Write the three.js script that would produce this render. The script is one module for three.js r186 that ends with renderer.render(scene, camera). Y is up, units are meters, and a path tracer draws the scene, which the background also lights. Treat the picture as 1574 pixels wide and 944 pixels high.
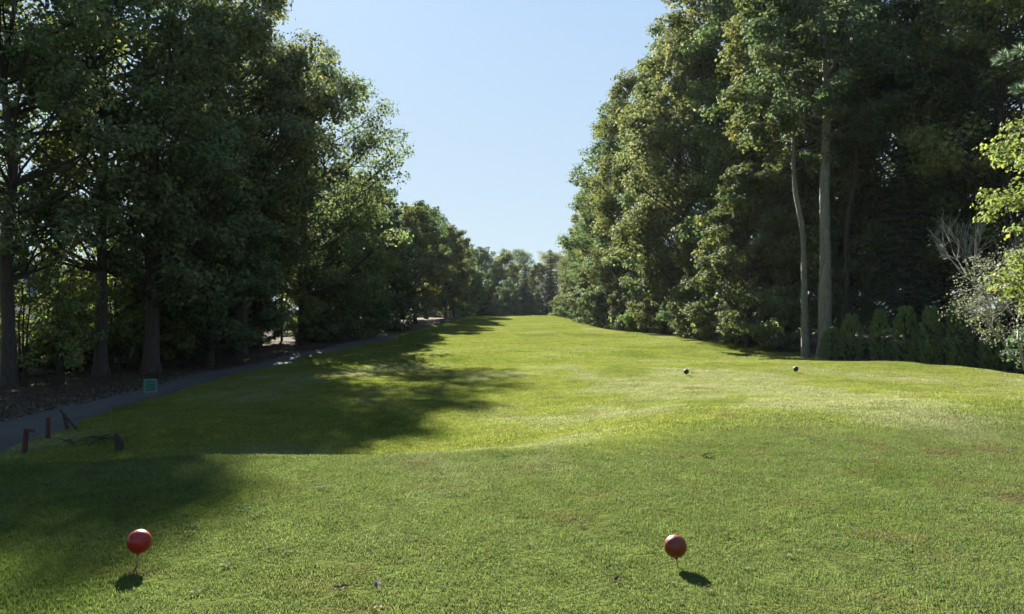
import * as THREE from 'three';
import { mergeGeometries } from 'three/addons/utils/BufferGeometryUtils.js';
import { createNoise2D, createNoise3D } from 'simplex-noise';

// ------------------------------------------------------------------ camera, sky, sun, exposure
const scene = new THREE.Scene();
const camera = new THREE.PerspectiveCamera(41.84, 1574 / 944, 0.1, 4000);
camera.position.set(0, 1.6, 0);
camera.lookAt(0, 1.6 + 0.0065, -1);
const renderer = new THREE.WebGLRenderer({ antialias: true });
renderer.toneMapping = THREE.LinearToneMapping;
const EXPOSURE = 7.2;
renderer.toneMappingExposure = EXPOSURE;
renderer.shadowMap.enabled = true;
const SUN_DIR = new THREE.Vector3(-0.27, 0.508, -1).normalize();
const SKY_W = 1024, SKY_H = 512;
{
  const data = new Float32Array(SKY_W * SKY_H * 4), v = new THREE.Vector3();
  const mixc = (a, b, t) => a.map((x, i) => x + (b[i] - x) * t);
  for (let j = 0; j < SKY_H; j++) for (let i = 0; i < SKY_W; i++) {
    const up = ((j + 0.5) / SKY_H - 0.5) * Math.PI, ro = ((i + 0.5) / SKY_W - 0.5) * 2 * Math.PI;
    v.set(Math.cos(ro) * Math.cos(up), Math.sin(up), Math.sin(ro) * Math.cos(up));
    const e = Math.max(0, v.y), t = 1 - Math.exp(-1.9 * e);
    let c = mixc([0.66, 0.82, 0.89], [0.19, 0.43, 0.90], t);
    const ang = Math.acos(Math.min(1, v.dot(SUN_DIR))) * 180 / Math.PI;
    const glow = 0.16 * Math.exp(-ang / 14) + 0.06 * Math.exp(-ang / 40);
    c = [c[0] + glow * 1.0, c[1] + glow * 0.93, c[2] + glow * 0.8];
    if (v.y < 0) c = mixc(c, [0.30, 0.34, 0.30], Math.min(1, -v.y * 6));
    const o = (j * SKY_W + i) * 4;
    data[o] = c[0] / EXPOSURE; data[o + 1] = c[1] / EXPOSURE; data[o + 2] = c[2] / EXPOSURE; data[o + 3] = 1;
  }
  const sky = new THREE.DataTexture(data, SKY_W, SKY_H, THREE.RGBAFormat, THREE.FloatType);
  sky.mapping = THREE.EquirectangularReflectionMapping;
  sky.magFilter = THREE.LinearFilter; sky.minFilter = THREE.LinearFilter; sky.needsUpdate = true;
  scene.background = sky; scene.environment = sky;
}
const sun = new THREE.DirectionalLight(new THREE.Color().setRGB(1.0, 0.945, 0.83), 5.0);
sun.name = 'sun';
sun.position.copy(SUN_DIR).multiplyScalar(200); sun.target.position.set(0, 0, 0);
sun.castShadow = true; sun.shadow.mapSize.set(4096, 4096);
Object.assign(sun.shadow.camera, { left: -90, right: 90, top: 90, bottom: -90, near: 1, far: 600 });
scene.add(sun, sun.target);
scene.fog = new THREE.FogExp2(new THREE.Color().setRGB(0.82, 0.90, 1.0), 0.00007);

// ------------------------------------------------------------------ helpers
function rngOf(seed) { let a = seed >>> 0; return () => { a = (a + 0x6d2b79f5) | 0; let t = Math.imul(a ^ (a >>> 15), 1 | a); t = (t + Math.imul(t ^ (t >>> 7), 61 | t)) ^ t; return ((t ^ (t >>> 14)) >>> 0) / 4294967296; }; }
const n2 = createNoise2D(rngOf(11)), n3 = createNoise3D(rngOf(12));
const sst = (a, b, x) => { const t = Math.min(1, Math.max(0, (x - a) / (b - a))); return t * t * (3 - 2 * t); };
const lerp = (a, b, t) => a + (b - a) * t;
const used = {};
function numbered(name) { const k = used[name] = (used[name] ?? -1) + 1; return k ? name + '_' + String(k).padStart(3, '0') : name; }
function tag(o, label, category, group, kind) { if (label) o.userData.label = label; if (category) o.userData.category = category; if (group) o.userData.group = group; if (kind) o.userData.kind = kind; return o; }
function mesh(name, geo, mat, parent = scene) { const m = new THREE.Mesh(geo, mat); m.name = parent === scene ? numbered(name) : name; m.castShadow = m.receiveShadow = true; parent.add(m); return m; }
function thing(name, label, category, x, y, d, group) { const g = new THREE.Group(); g.name = numbered(name); g.position.set(x, y, -d); scene.add(g); return tag(g, label, category, group); }
const rgb = (r, g, b) => new THREE.Color().setRGB(r, g, b);
function fbm(x, y, o = 4) { let s = 0, a = 0.5, f = 1; for (let i = 0; i < o; i++) { s += a * n2(x * f, y * f); a *= 0.5; f *= 2.03; } return s; }
// an even, tiling-free-looking multiply texture: fine and coarse grain around white
function grainTexture(size, cells, amp, seed, repeat, tintAmp = 0) {
  const r = rngOf(seed), no = createNoise2D(r), data = new Uint8Array(size * size * 4);
  const tile = (u, v, c) => { const a = u * 2 * Math.PI, b = v * 2 * Math.PI, k = c / (2 * Math.PI); return no4(Math.cos(a) * k, Math.sin(a) * k, Math.cos(b) * k, Math.sin(b) * k); };
  const no4 = (a, b, c, d) => 0.5 * (no(a + c * 1.7, b + d * 1.7) + no(a * 1.3 - d + 31, b * 1.3 + c - 17));
  for (let j = 0; j < size; j++) for (let i = 0; i < size; i++) {
    const u = i / size, v = j / size;
    const k = 0.5 * tile(u, v, cells) + 0.3 * tile(u, v, cells * 3.1) + (r() - 0.5) * 0.55;
    const l = 0.78 + amp * k, t = tintAmp * tile(u + 0.3, v, cells * 0.7), o = (j * size + i) * 4;
    data[o] = Math.max(0, Math.min(255, 255 * (l + t))); data[o + 1] = Math.max(0, Math.min(255, 255 * l)); data[o + 2] = Math.max(0, Math.min(255, 255 * (l - t))); data[o + 3] = 255;
  }
  const t = new THREE.DataTexture(data, size, size); t.wrapS = t.wrapT = THREE.RepeatWrapping; t.magFilter = THREE.LinearFilter; t.minFilter = THREE.LinearMipmapLinearFilter; t.generateMipmaps = true; t.repeat.set(repeat, repeat); t.needsUpdate = true; return t;
}
// tapered tube along points with radii
function tube(pts, radii, seg = 6, out = null, rough = 0, seed = 0) {
  const o = out ?? { p: [], n: [], uv: [], i: [] }, base = o.p.length / 3, up = new THREE.Vector3(0, 1, 0), T = new THREE.Vector3(), N = new THREE.Vector3(), B = new THREE.Vector3();
  let len = 0;
  for (let k = 0; k < pts.length; k++) {
    T.subVectors(pts[Math.min(k + 1, pts.length - 1)], pts[Math.max(k - 1, 0)]).normalize();
    if (k) len += pts[k].distanceTo(pts[k - 1]);
    const ref = Math.abs(T.y) > 0.9 ? new THREE.Vector3(1, 0, 0) : up;
    N.crossVectors(T, ref).normalize(); B.crossVectors(N, T).normalize();
    for (let s = 0; s <= seg; s++) {
      const a = s / seg * 2 * Math.PI, c = Math.cos(a), d = Math.sin(a);
      const rr = radii[k] * (1 + (rough ? rough * n3(c * 1.3 + seed, d * 1.3, pts[k].y * 0.7) : 0));
      o.p.push(pts[k].x + (N.x * c + B.x * d) * rr, pts[k].y + (N.y * c + B.y * d) * rr, pts[k].z + (N.z * c + B.z * d) * rr);
      o.n.push(N.x * c + B.x * d, N.y * c + B.y * d, N.z * c + B.z * d);
      o.uv.push(s / seg, len);
    }
  }
  for (let k = 0; k < pts.length - 1; k++) for (let s = 0; s < seg; s++) { const a = base + k * (seg + 1) + s, b = a + seg + 1; o.i.push(a, b, a + 1, b, b + 1, a + 1); }
  return o;
}
function geoOf(o) {
  const g = new THREE.BufferGeometry();
  g.setAttribute('position', new THREE.Float32BufferAttribute(o.p, 3)); g.setAttribute('normal', new THREE.Float32BufferAttribute(o.n, 3));
  if (o.uv?.length) g.setAttribute('uv', new THREE.Float32BufferAttribute(o.uv, 2));
  if (o.c?.length) g.setAttribute('color', new THREE.Float32BufferAttribute(o.c, 3));
  g.setIndex(o.i); return g;
}
// a leaf: folded diamond of length L and width W along a, with normal n
const _b = new THREE.Vector3();
function leaf(o, p, a, n, L, W, col) {
  _b.crossVectors(n, a).normalize();
  const k = o.p.length / 3, f = L * 0.07;
  o.p.push(p.x - a.x * L * .5, p.y - a.y * L * .5, p.z - a.z * L * .5,
    p.x + _b.x * W * .5 + n.x * f, p.y + _b.y * W * .5 + n.y * f, p.z + _b.z * W * .5 + n.z * f,
    p.x + a.x * L * .5, p.y + a.y * L * .5, p.z + a.z * L * .5,
    p.x - _b.x * W * .5 + n.x * f, p.y - _b.y * W * .5 + n.y * f, p.z - _b.z * W * .5 + n.z * f);
  for (let q = 0; q < 4; q++) { o.n.push(n.x, n.y, n.z); o.c.push(col[0], col[1], col[2]); }
  o.i.push(k, k + 2, k + 1, k, k + 3, k + 2);
}

// ------------------------------------------------------------------ terrain
const pathX = (d) => { const k = [[-20, -10.4], [10, -10.6], [16, -10.9], [24, -11.6], [31, -11.9], [41, -11.6], [50, -10.7], [60, -9.3], [80, -6.9], [110, -5.2], [150, -5]]; for (let i = 1; i < k.length; i++) if (d <= k[i][0]) { const t = Math.max(0, (d - k[i - 1][0]) / (k[i][0] - k[i - 1][0])); return lerp(k[i - 1][1], k[i][1], t * t * (3 - 2 * t)); } return -5; };
const pathW = (d) => 0.95 + 0.9 * (1 - sst(14, 22, d));
const rightX = (d) => { const k = [[-20, 21], [20, 19.5], [28, 18.2], [38, 15.6], [50, 14.2], [62, 12.6], [80, 10.2], [100, 9.0], [125, 8], [170, 9]]; for (let i = 1; i < k.length; i++) if (d <= k[i][0]) { const t = Math.max(0, (d - k[i - 1][0]) / (k[i][0] - k[i - 1][0])); return lerp(k[i - 1][1], k[i][1], t); } return 9; };
function height(x, d) {
  let f = lerp(-0.80, 1.12, sst(26, 124, d) * 0.6 + 0.4 * Math.min(1, Math.max(0, (d - 28) / 84)));
  f -= 2.6 * sst(112, 150, d);
  const far = sst(55, 108, d);
  f -= far * (1.7 * sst(5.5, 13, x) + 0.35 * sst(-3, -11, x));
  f -= 0.18 * sst(-6, -13, x) * (1 - far);
  let h = f;
  const pr = -0.45 * sst(8, 24, d);
  const R = sst(-6, 10, x) * (1 - sst(31, 40, d)) * (1 - sst(16.3, 18.6, x + (d - 26) * 0.10));
  h = lerp(h, pr, R);
  const de = 9.15 - 0.75 * sst(-3.2, -6.2, x) + 0.6 * sst(0.5, 4, x);
  const T = (1 - sst(de - 0.25, de + 1.5 + 9 * sst(-2.5, 4.5, x), d)) * sst(-8.6, -6.6, x) * (1 - sst(19, 22, x));
  h = lerp(h, 0, T);
  h += 0.035 * n2(x * 0.22, d * 0.22) * (1 - 0.7 * T) + 0.006 * n2(x * 0.8 + 9, d * 0.8);
  h += 0.10 * n2(x * 0.06 + 4, d * 0.06) * sst(12, 30, d);
  if (x < -14) h += 0.12 * n2(x * 0.3, d * 0.3) * sst(-14, -17, x);
  return h;
}
const isGrass = (x, d) => { const w = 0.35 * n2(x * 0.5, d * 0.5); return x > pathX(d) + pathW(d) - 0.25 + 0.6 * w + 0.2 * n2(x * 2.5, d * 2.5) && x < rightX(d) + w * 2; };
// divots and a scuffed bare patch in the tee turf: [x, depth, half width, half depth]
const BARE = [[4.45, 6.9, 0.42, 0.20], [-0.72, 4.62, 0.07, 0.035], [-0.57, 4.78, 0.05, 0.025], [3.3, 4.9, 0.22, 0.06], [4.2, 5.4, 0.3, 0.08], [2.5, 5.2, 0.16, 0.05], [5.6, 9.2, 0.5, 0.14], [2.0, 6.9, 0.14, 0.06], [-3.1, 5.9, 0.12, 0.05]];
const bareAt = (x, d) => { let b = 0; for (const [bx, bd, w, h] of BARE) { const q = Math.hypot((x - bx) / w, (d - bd) / h) + 0.5 * n2(x * 7, d * 11); b = Math.max(b, 1 - sst(0.6, 1.15, q)); } return b; };
// sward colours: what the turf is made of in each place (lush, dry, seeding, worn)
function turf(x, d, jitter) {
  const a = fbm(x * 0.16 + 3, d * 0.11), b = fbm(x * 0.55 + 40, d * 0.4 + 7), c = fbm(x * 1.7, d * 1.4 + 50, 3), e = 0.7 * n2(x * 0.4, d * 0.3);
  // the tee and its right-hand apron are sown with a greener grass than the field and the forward tee
  const soft = sst(-0.5, 4, x), field = Math.max(sst(9.0 - 0.8 * soft, 10.0 + 3.5 * soft, d + (0.3 + 1.6 * soft) * e - 2.2 * sst(1, 5, x + e)), sst(-6.6, -7.6, x));
  let r = lerp(0.156, 0.252, field), g = lerp(0.212, 0.308, field), bl = lerp(0.058, 0.060, field);
  const pale = sst(0.05, 0.6, a + 0.35 * b + 0.22 * field * (1 - sst(34, 44, d)) + 0.5 * sst(1, 3.5, x + e) * (1 - sst(7.5, 9.5, x + e)) * sst(13, 16, d + e) * (1 - sst(28, 33, d + e)) - 0.16);
  r = lerp(r, 0.320 - 0.09 * (1 - field), pale); g = lerp(g, 0.368 - 0.10 * (1 - field), pale); bl = lerp(bl, 0.145 - 0.03 * (1 - field), pale);
  const lush = sst(0.1, 0.6, -a + 0.4 * b - 0.05) * 0.75;
  r = lerp(r, 0.150 - 0.03 * (1 - field), lush); g = lerp(g, 0.228 - 0.04 * (1 - field), lush); bl = lerp(bl, 0.032, lush);
  const worn = sst(0.30, 0.60, c * 0.9 + 0.35 * b + 0.22 * sst(1, 6, x) * (1 - sst(9, 13, d)));
  r = lerp(r, 0.17, worn * 0.7); g = lerp(g, 0.135, worn * 0.7); bl = lerp(bl, 0.06, worn * 0.7);
  const bare = bareAt(x, d); r = lerp(r, 0.15, bare); g = lerp(g, 0.11, bare); bl = lerp(bl, 0.07, bare);
  const m = 0.585 * (1 + jitter);
  return [r * m, g * m, bl * m];
}
const grain = grainTexture(512, 18, 0.5, 5, 1, 0.03);
{
  const xs = [], ds = [];
  for (let x = -22; x <= 22.01; x += 0.4) xs.push(x);
  for (let s = 0.6, x = 22.4; x < 2200; s *= 1.14) { xs.push(x); xs.unshift(-x); x += s; }
  for (let d = 2; d < 22; d += 0.25) ds.push(d);
  for (let d = 22; d < 60; d += 0.5) ds.push(d);
  for (let d = 60; d < 160; d += 1) ds.push(d);
  for (let s = 1.5, d = 160; d < 2600; s *= 1.15) { ds.push(d); d += s; }
  for (let s = 0.6, d = 1.6; d > -400; s *= 1.25) { ds.unshift(d); d -= s; }
  const p = [], n = [], uv = [], c = [], ind = [];
  for (const d of ds) for (const x of xs) {
    const h = height(x, d), e = 0.1; p.push(x, h, -d);
    const nx = -(height(x + e, d) - height(x - e, d)) / (2 * e), nd = -(height(x, d + e) - height(x, d - e)) / (2 * e), l = Math.hypot(nx, nd, 1);
    n.push(nx / l, 1 / l, -nd / l); uv.push(x / 1.7, d / 1.7);
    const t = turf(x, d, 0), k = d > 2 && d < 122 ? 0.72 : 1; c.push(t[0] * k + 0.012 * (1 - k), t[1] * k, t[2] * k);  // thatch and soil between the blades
  }
  const W = xs.length;
  for (let j = 0; j < ds.length - 1; j++) for (let i = 0; i < W - 1; i++) { const a = j * W + i; ind.push(a, a + 1, a + W, a + 1, a + W + 1, a + W); }
  const g = geoOf({ p, n, uv, c, i: ind });
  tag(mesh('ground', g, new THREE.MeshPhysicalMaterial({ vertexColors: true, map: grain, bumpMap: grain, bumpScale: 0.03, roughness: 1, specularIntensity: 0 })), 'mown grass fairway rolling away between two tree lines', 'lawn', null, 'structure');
}
// sheets laid on the terrain between two edges
function sheet(d0, d1, step, xa, xb, cols, lift, colour) {
  const p = [], n = [], uv = [], c = [], ind = []; let rows = 0;
  for (let d = d0; d <= d1 + 1e-6; d += step, rows++) for (let k = 0; k <= cols; k++) {
    const x = lerp(xa(d), xb(d), k / cols), edge = (k === 0 || k === cols) ? -0.02 : lift, e = 0.1;
    p.push(x, height(x, d) + edge, -d);
    const nx = -(height(x + e, d) - height(x - e, d)) / (2 * e), nd = -(height(x, d + e) - height(x, d - e)) / (2 * e), l = Math.hypot(nx, nd, 1);
    n.push(nx / l, 1 / l, -nd / l); uv.push(x / 1.3, d / 1.3); c.push(...colour(x, d));
  }
  for (let j = 0; j < rows - 1; j++) for (let k = 0; k < cols; k++) { const a = j * (cols + 1) + k, b = a + cols + 1; ind.push(a, a + 1, b, a + 1, b + 1, b); }
  return geoOf({ p, n, uv, c, i: ind });
}
const litterCol = (x, d) => { const a = 0.5 + 0.5 * fbm(x * 0.7, d * 0.7), b = 0.5 + 0.5 * fbm(x * 2.3 + 9, d * 2.3); return [0.055 + 0.06 * a * b, 0.042 + 0.038 * a * b, 0.026 + 0.018 * b]; };
const soil = new THREE.MeshPhysicalMaterial({ specularIntensity: 0.1, vertexColors: true, map: grain, bumpMap: grain, bumpScale: 0.05, roughness: 1 });
tag(mesh('forest_floor', sheet(6, 150, 0.5, (d) => -24 - 2 * n2(d * 0.1, 1), (d) => pathX(d) - pathW(d) + 0.25 + 0.3 * n2(d * 0.4, 2), 30, 0.035, litterCol), soil), 'brown leaf-strewn woodland floor under the left-hand trees', 'woodland floor', null, 'structure');
tag(mesh('forest_floor', sheet(30, 150, 0.5, (d) => rightX(d) - 0.1 + 0.4 * n2(d * 0.4, 7), (d) => rightX(d) + 22, 30, 0.035, litterCol), soil), 'shaded soil and leaf litter under the right-hand trees', 'woodland floor', null, 'structure');
tag(mesh('path', sheet(4, 60, 0.4, (d) => pathX(d) - pathW(d) + 0.1 * n2(d * 0.6, 3), (d) => pathX(d) + pathW(d) + 0.12 * n2(d * 0.7, 4) + 0.10 * n2(d * 2.3, 5), 10, 0.06,
  (x, d) => { const a = 0.030 + 0.012 * fbm(x * 1.2, d * 1.2) + 0.02 * fbm(x * 5, d * 5); return [a, a * 0.93, a * 0.84]; }),
  new THREE.MeshStandardMaterial({ vertexColors: true, map: grainTexture(512, 40, 1.0, 8, 1), bumpMap: grain, bumpScale: 0.01, roughness: 0.95 })), 'narrow grey gravel cart path along the left tree line', 'path', null, 'structure');

// ------------------------------------------------------------------ grass blades
const leafy = (transmission, roughness = 0.95) => new THREE.MeshPhysicalMaterial({ vertexColors: true, color: 0xffffff, roughness, transmission, thickness: 0, side: THREE.DoubleSide, specularIntensity: 0.5 });
function bladePatch(seed, size, count, hMin, hMax, w) {
  const r = rngOf(seed), o = { p: [], n: [], c: [], i: [] };
  for (let k = 0; k < count; k++) {
    const x = (r() - 0.5) * size * 1.25, z = (r() - 0.5) * size * 1.25, a = r() * 6.283, h = lerp(hMin, hMax, r() * r() + 0.15), ln = h * (0.25 + 0.8 * r()), b = r() * 6.283;
    const cx = Math.cos(a) * w * 0.5, cz = Math.sin(a) * w * 0.5, lx = Math.cos(b) * ln, lz = Math.sin(b) * ln, s = o.p.length / 3;
    o.p.push(x - cx, -0.006, z - cz, x + cx, -0.006, z + cz, x - cx * .8 + lx * .35, h * .62, z - cz * .8 + lz * .35, x + cx * .8 + lx * .35, h * .62, z + cz * .8 + lz * .35, x + lx, h, z + lz);
    let nx = -Math.sin(a), nz = Math.cos(a); const l = Math.hypot(1, 0.55);
    for (let q = 0; q < 5; q++) o.n.push(nx / l, 0.55 / l, nz / l);
    const u = r(), m = 0.62 + 0.8 * r(), dry = u > 0.93 ? [1.5, 1.05, 1.5] : u > 0.8 ? [1.2, 1.08, 0.9] : [1, 1, 1];
    for (let q = 0; q < 5; q++) o.c.push(dry[0] * m, dry[1] * m, dry[2] * m);
    o.i.push(s, s + 1, s + 3, s, s + 3, s + 2, s + 2, s + 3, s + 4);
  }
  return geoOf(o);
}
const grassMat = leafy(0.42, 0.95); grassMat.specularIntensity = 0.2;
function sow(label, geo, cell, d0, d1, keep, seed, hs) {
  const r = rngOf(seed), ms = [], cs = [], M = new THREE.Matrix4(), q = new THREE.Quaternion(), e = new THREE.Euler(), S = new THREE.Vector3(), P = new THREE.Vector3();
  for (let d = d0; d < d1; d += cell) {
    const half = d * 0.66 + 2.2;
    for (let x = -half; x < half; x += cell) {
      const px = x + (r() - 0.5) * cell, pd = d + (r() - 0.5) * cell;
      if (r() > keep(pd) || !isGrass(px, pd) || (pd < 11 && r() < 0.85 * bareAt(px, pd))) continue;
      const y = height(px, pd), sl = (height(px, pd + 0.15) - height(px, pd - 0.15)) / 0.3, sx = (height(px + 0.15, pd) - height(px - 0.15, pd)) / 0.3;
      e.set(Math.atan(sl) , r() * 6.283, Math.atan(sx), 'XZY'); q.setFromEuler(e);
      const s = 0.85 + 0.3 * r(), hk = hs * (0.75 + 0.35 * r() + 0.45 * Math.max(0, fbm(px * 0.8, pd * 0.8)));
      M.compose(P.set(px, y, -pd), q, S.set(s, hk, s)); ms.push(M.clone()); cs.push(turf(px, pd, (r() - 0.5) * (pd < 34 ? 0.4 : 0.25)));
    }
  }
  const im = new THREE.InstancedMesh(geo, grassMat, ms.length); im.name = numbered('grass'); im.castShadow = im.receiveShadow = true;
  ms.forEach((m, i) => { im.setMatrixAt(i, m); im.setColorAt(i, rgb(...cs[i])); });
  scene.add(im); tag(im, label, 'grass', null, 'stuff'); return ms.length;
}
sow('short mown grass blades on the near tee', bladePatch(21, 0.2, 230, 0.010, 0.026, 0.0042), 0.17, 3.2, 11.5, () => 1, 31, 1);
sow('mown grass blades beyond the near tee edge', bladePatch(22, 0.42, 210, 0.016, 0.04, 0.009), 0.34, 11.3, 34, () => 1, 32, 1);
sow('mown grass on the rising middle of the fairway', bladePatch(23, 0.9, 230, 0.02, 0.05, 0.02), 0.72, 33.6, 122, () => 1, 33, 1);

// broad-leaved weeds and clover sprinkled through the turf
{
  const r = rngOf(41), o = { p: [], n: [], c: [], i: [] }, a = new THREE.Vector3(), n = new THREE.Vector3(), p = new THREE.Vector3();
  for (let k = 0; k < 9; k++) { const t = k * 2.4 + r(), l = 0.022 + 0.02 * r(); a.set(Math.cos(t), 0.35, Math.sin(t)).normalize(); n.set(-Math.cos(t) * .35, 1, -Math.sin(t) * .35).normalize(); p.set(Math.cos(t) * l * .6, 0.014 + 0.008 * r(), Math.sin(t) * l * .6); leaf(o, p, a, n, l, l * .55, [0.8 + .4 * r(), 0.8 + .4 * r(), 0.8 + .3 * r()]); }
  const ms = [], cs = [], M = new THREE.Matrix4(), q = new THREE.Quaternion(), e = new THREE.Euler();
  for (let k = 0; k < 2000; k++) { const d = 3.6 + 12 * Math.pow(r(), 0.8), x = (r() * 2 - 1) * (d * .66 + 1.5), thick = fbm(x * 0.9 + 20, d * 0.9); if (thick < 0.02 + 0.25 * r() - 0.2 * sst(0, 5, x) || !isGrass(x, d)) continue; e.set(0, r() * 6.28, 0); q.setFromEuler(e); const s = .35 + .6 * r(); M.compose(new THREE.Vector3(x, height(x, d) + .004, -d), q, new THREE.Vector3(s, s, s)); ms.push(M.clone()); const u = r(); cs.push(u < .7 ? [.045, .085, .025] : u < .9 ? [.10, .12, .05] : [.13, .10, .055]); }
  const im = new THREE.InstancedMesh(geoOf(o), grassMat, ms.length); im.name = 'weeds'; im.castShadow = im.receiveShadow = true; ms.forEach((m, i) => { im.setMatrixAt(i, m); im.setColorAt(i, rgb(...cs[i])); }); scene.add(im); tag(im, 'small broad-leaved weeds sprinkled through the near turf', 'weeds', null, 'stuff');
}

// ------------------------------------------------------------------ tree builders
const barkTex = (() => {
  const W = 128, H = 512, r = rngOf(77), no = createNoise2D(r), data = new Uint8Array(W * H * 4);
  for (let j = 0; j < H; j++) for (let i = 0; i < W; i++) { const a = i / W * 2 * Math.PI; const k = no(Math.cos(a) * 2.4 + j * 0.012, Math.sin(a) * 2.4 + j * 0.004) * 0.5 + no(Math.cos(a) * 7 + 9, Math.sin(a) * 7 + j * 0.03) * 0.3 + (r() - .5) * 0.25; const v = Math.max(30, Math.min(255, 180 + 130 * k)); const o = (j * W + i) * 4; data[o] = v; data[o + 1] = v * 0.97; data[o + 2] = v * 0.93; data[o + 3] = 255; }
  const t = new THREE.DataTexture(data, W, H); t.wrapS = t.wrapT = THREE.RepeatWrapping; t.magFilter = THREE.LinearFilter; t.repeat.set(1, 0.35); t.needsUpdate = true; return t;
})();
const bark = (r, g, b) => new THREE.MeshStandardMaterial({ color: rgb(r, g, b), map: barkTex, bumpMap: barkTex, bumpScale: 0.06, roughness: 0.95 });
const BARK_DARK = bark(0.060, 0.049, 0.038), BARK_PALE = bark(0.20, 0.19, 0.15), BARK_GREY = bark(0.16, 0.14, 0.115);
const V = (x, y, z) => new THREE.Vector3(x, y, z);
function leafColour(r, pal) {
  const u = r(), a = pal[0], b = pal[1], c = pal[2] ?? pal[1], m = 0.72 + 0.56 * r(), s = u < 0.9 ? [lerp(a[0], b[0], u / .9), lerp(a[1], b[1], u / .9), lerp(a[2], b[2], u / .9)] : c;
  return [s[0] * m, s[1] * m, s[2] * m];
}
const PAL = {
  oak: [[0.066, 0.098, 0.028], [0.110, 0.148, 0.044], [0.17, 0.175, 0.07]],
  dark: [[0.045, 0.075, 0.026], [0.070, 0.108, 0.036], [0.11, 0.13, 0.05]],
  gold: [[0.095, 0.135, 0.025], [0.145, 0.180, 0.035], [0.20, 0.19, 0.05]],
  far: [[0.056, 0.088, 0.032], [0.090, 0.125, 0.042], [0.13, 0.145, 0.06]],
};
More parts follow.
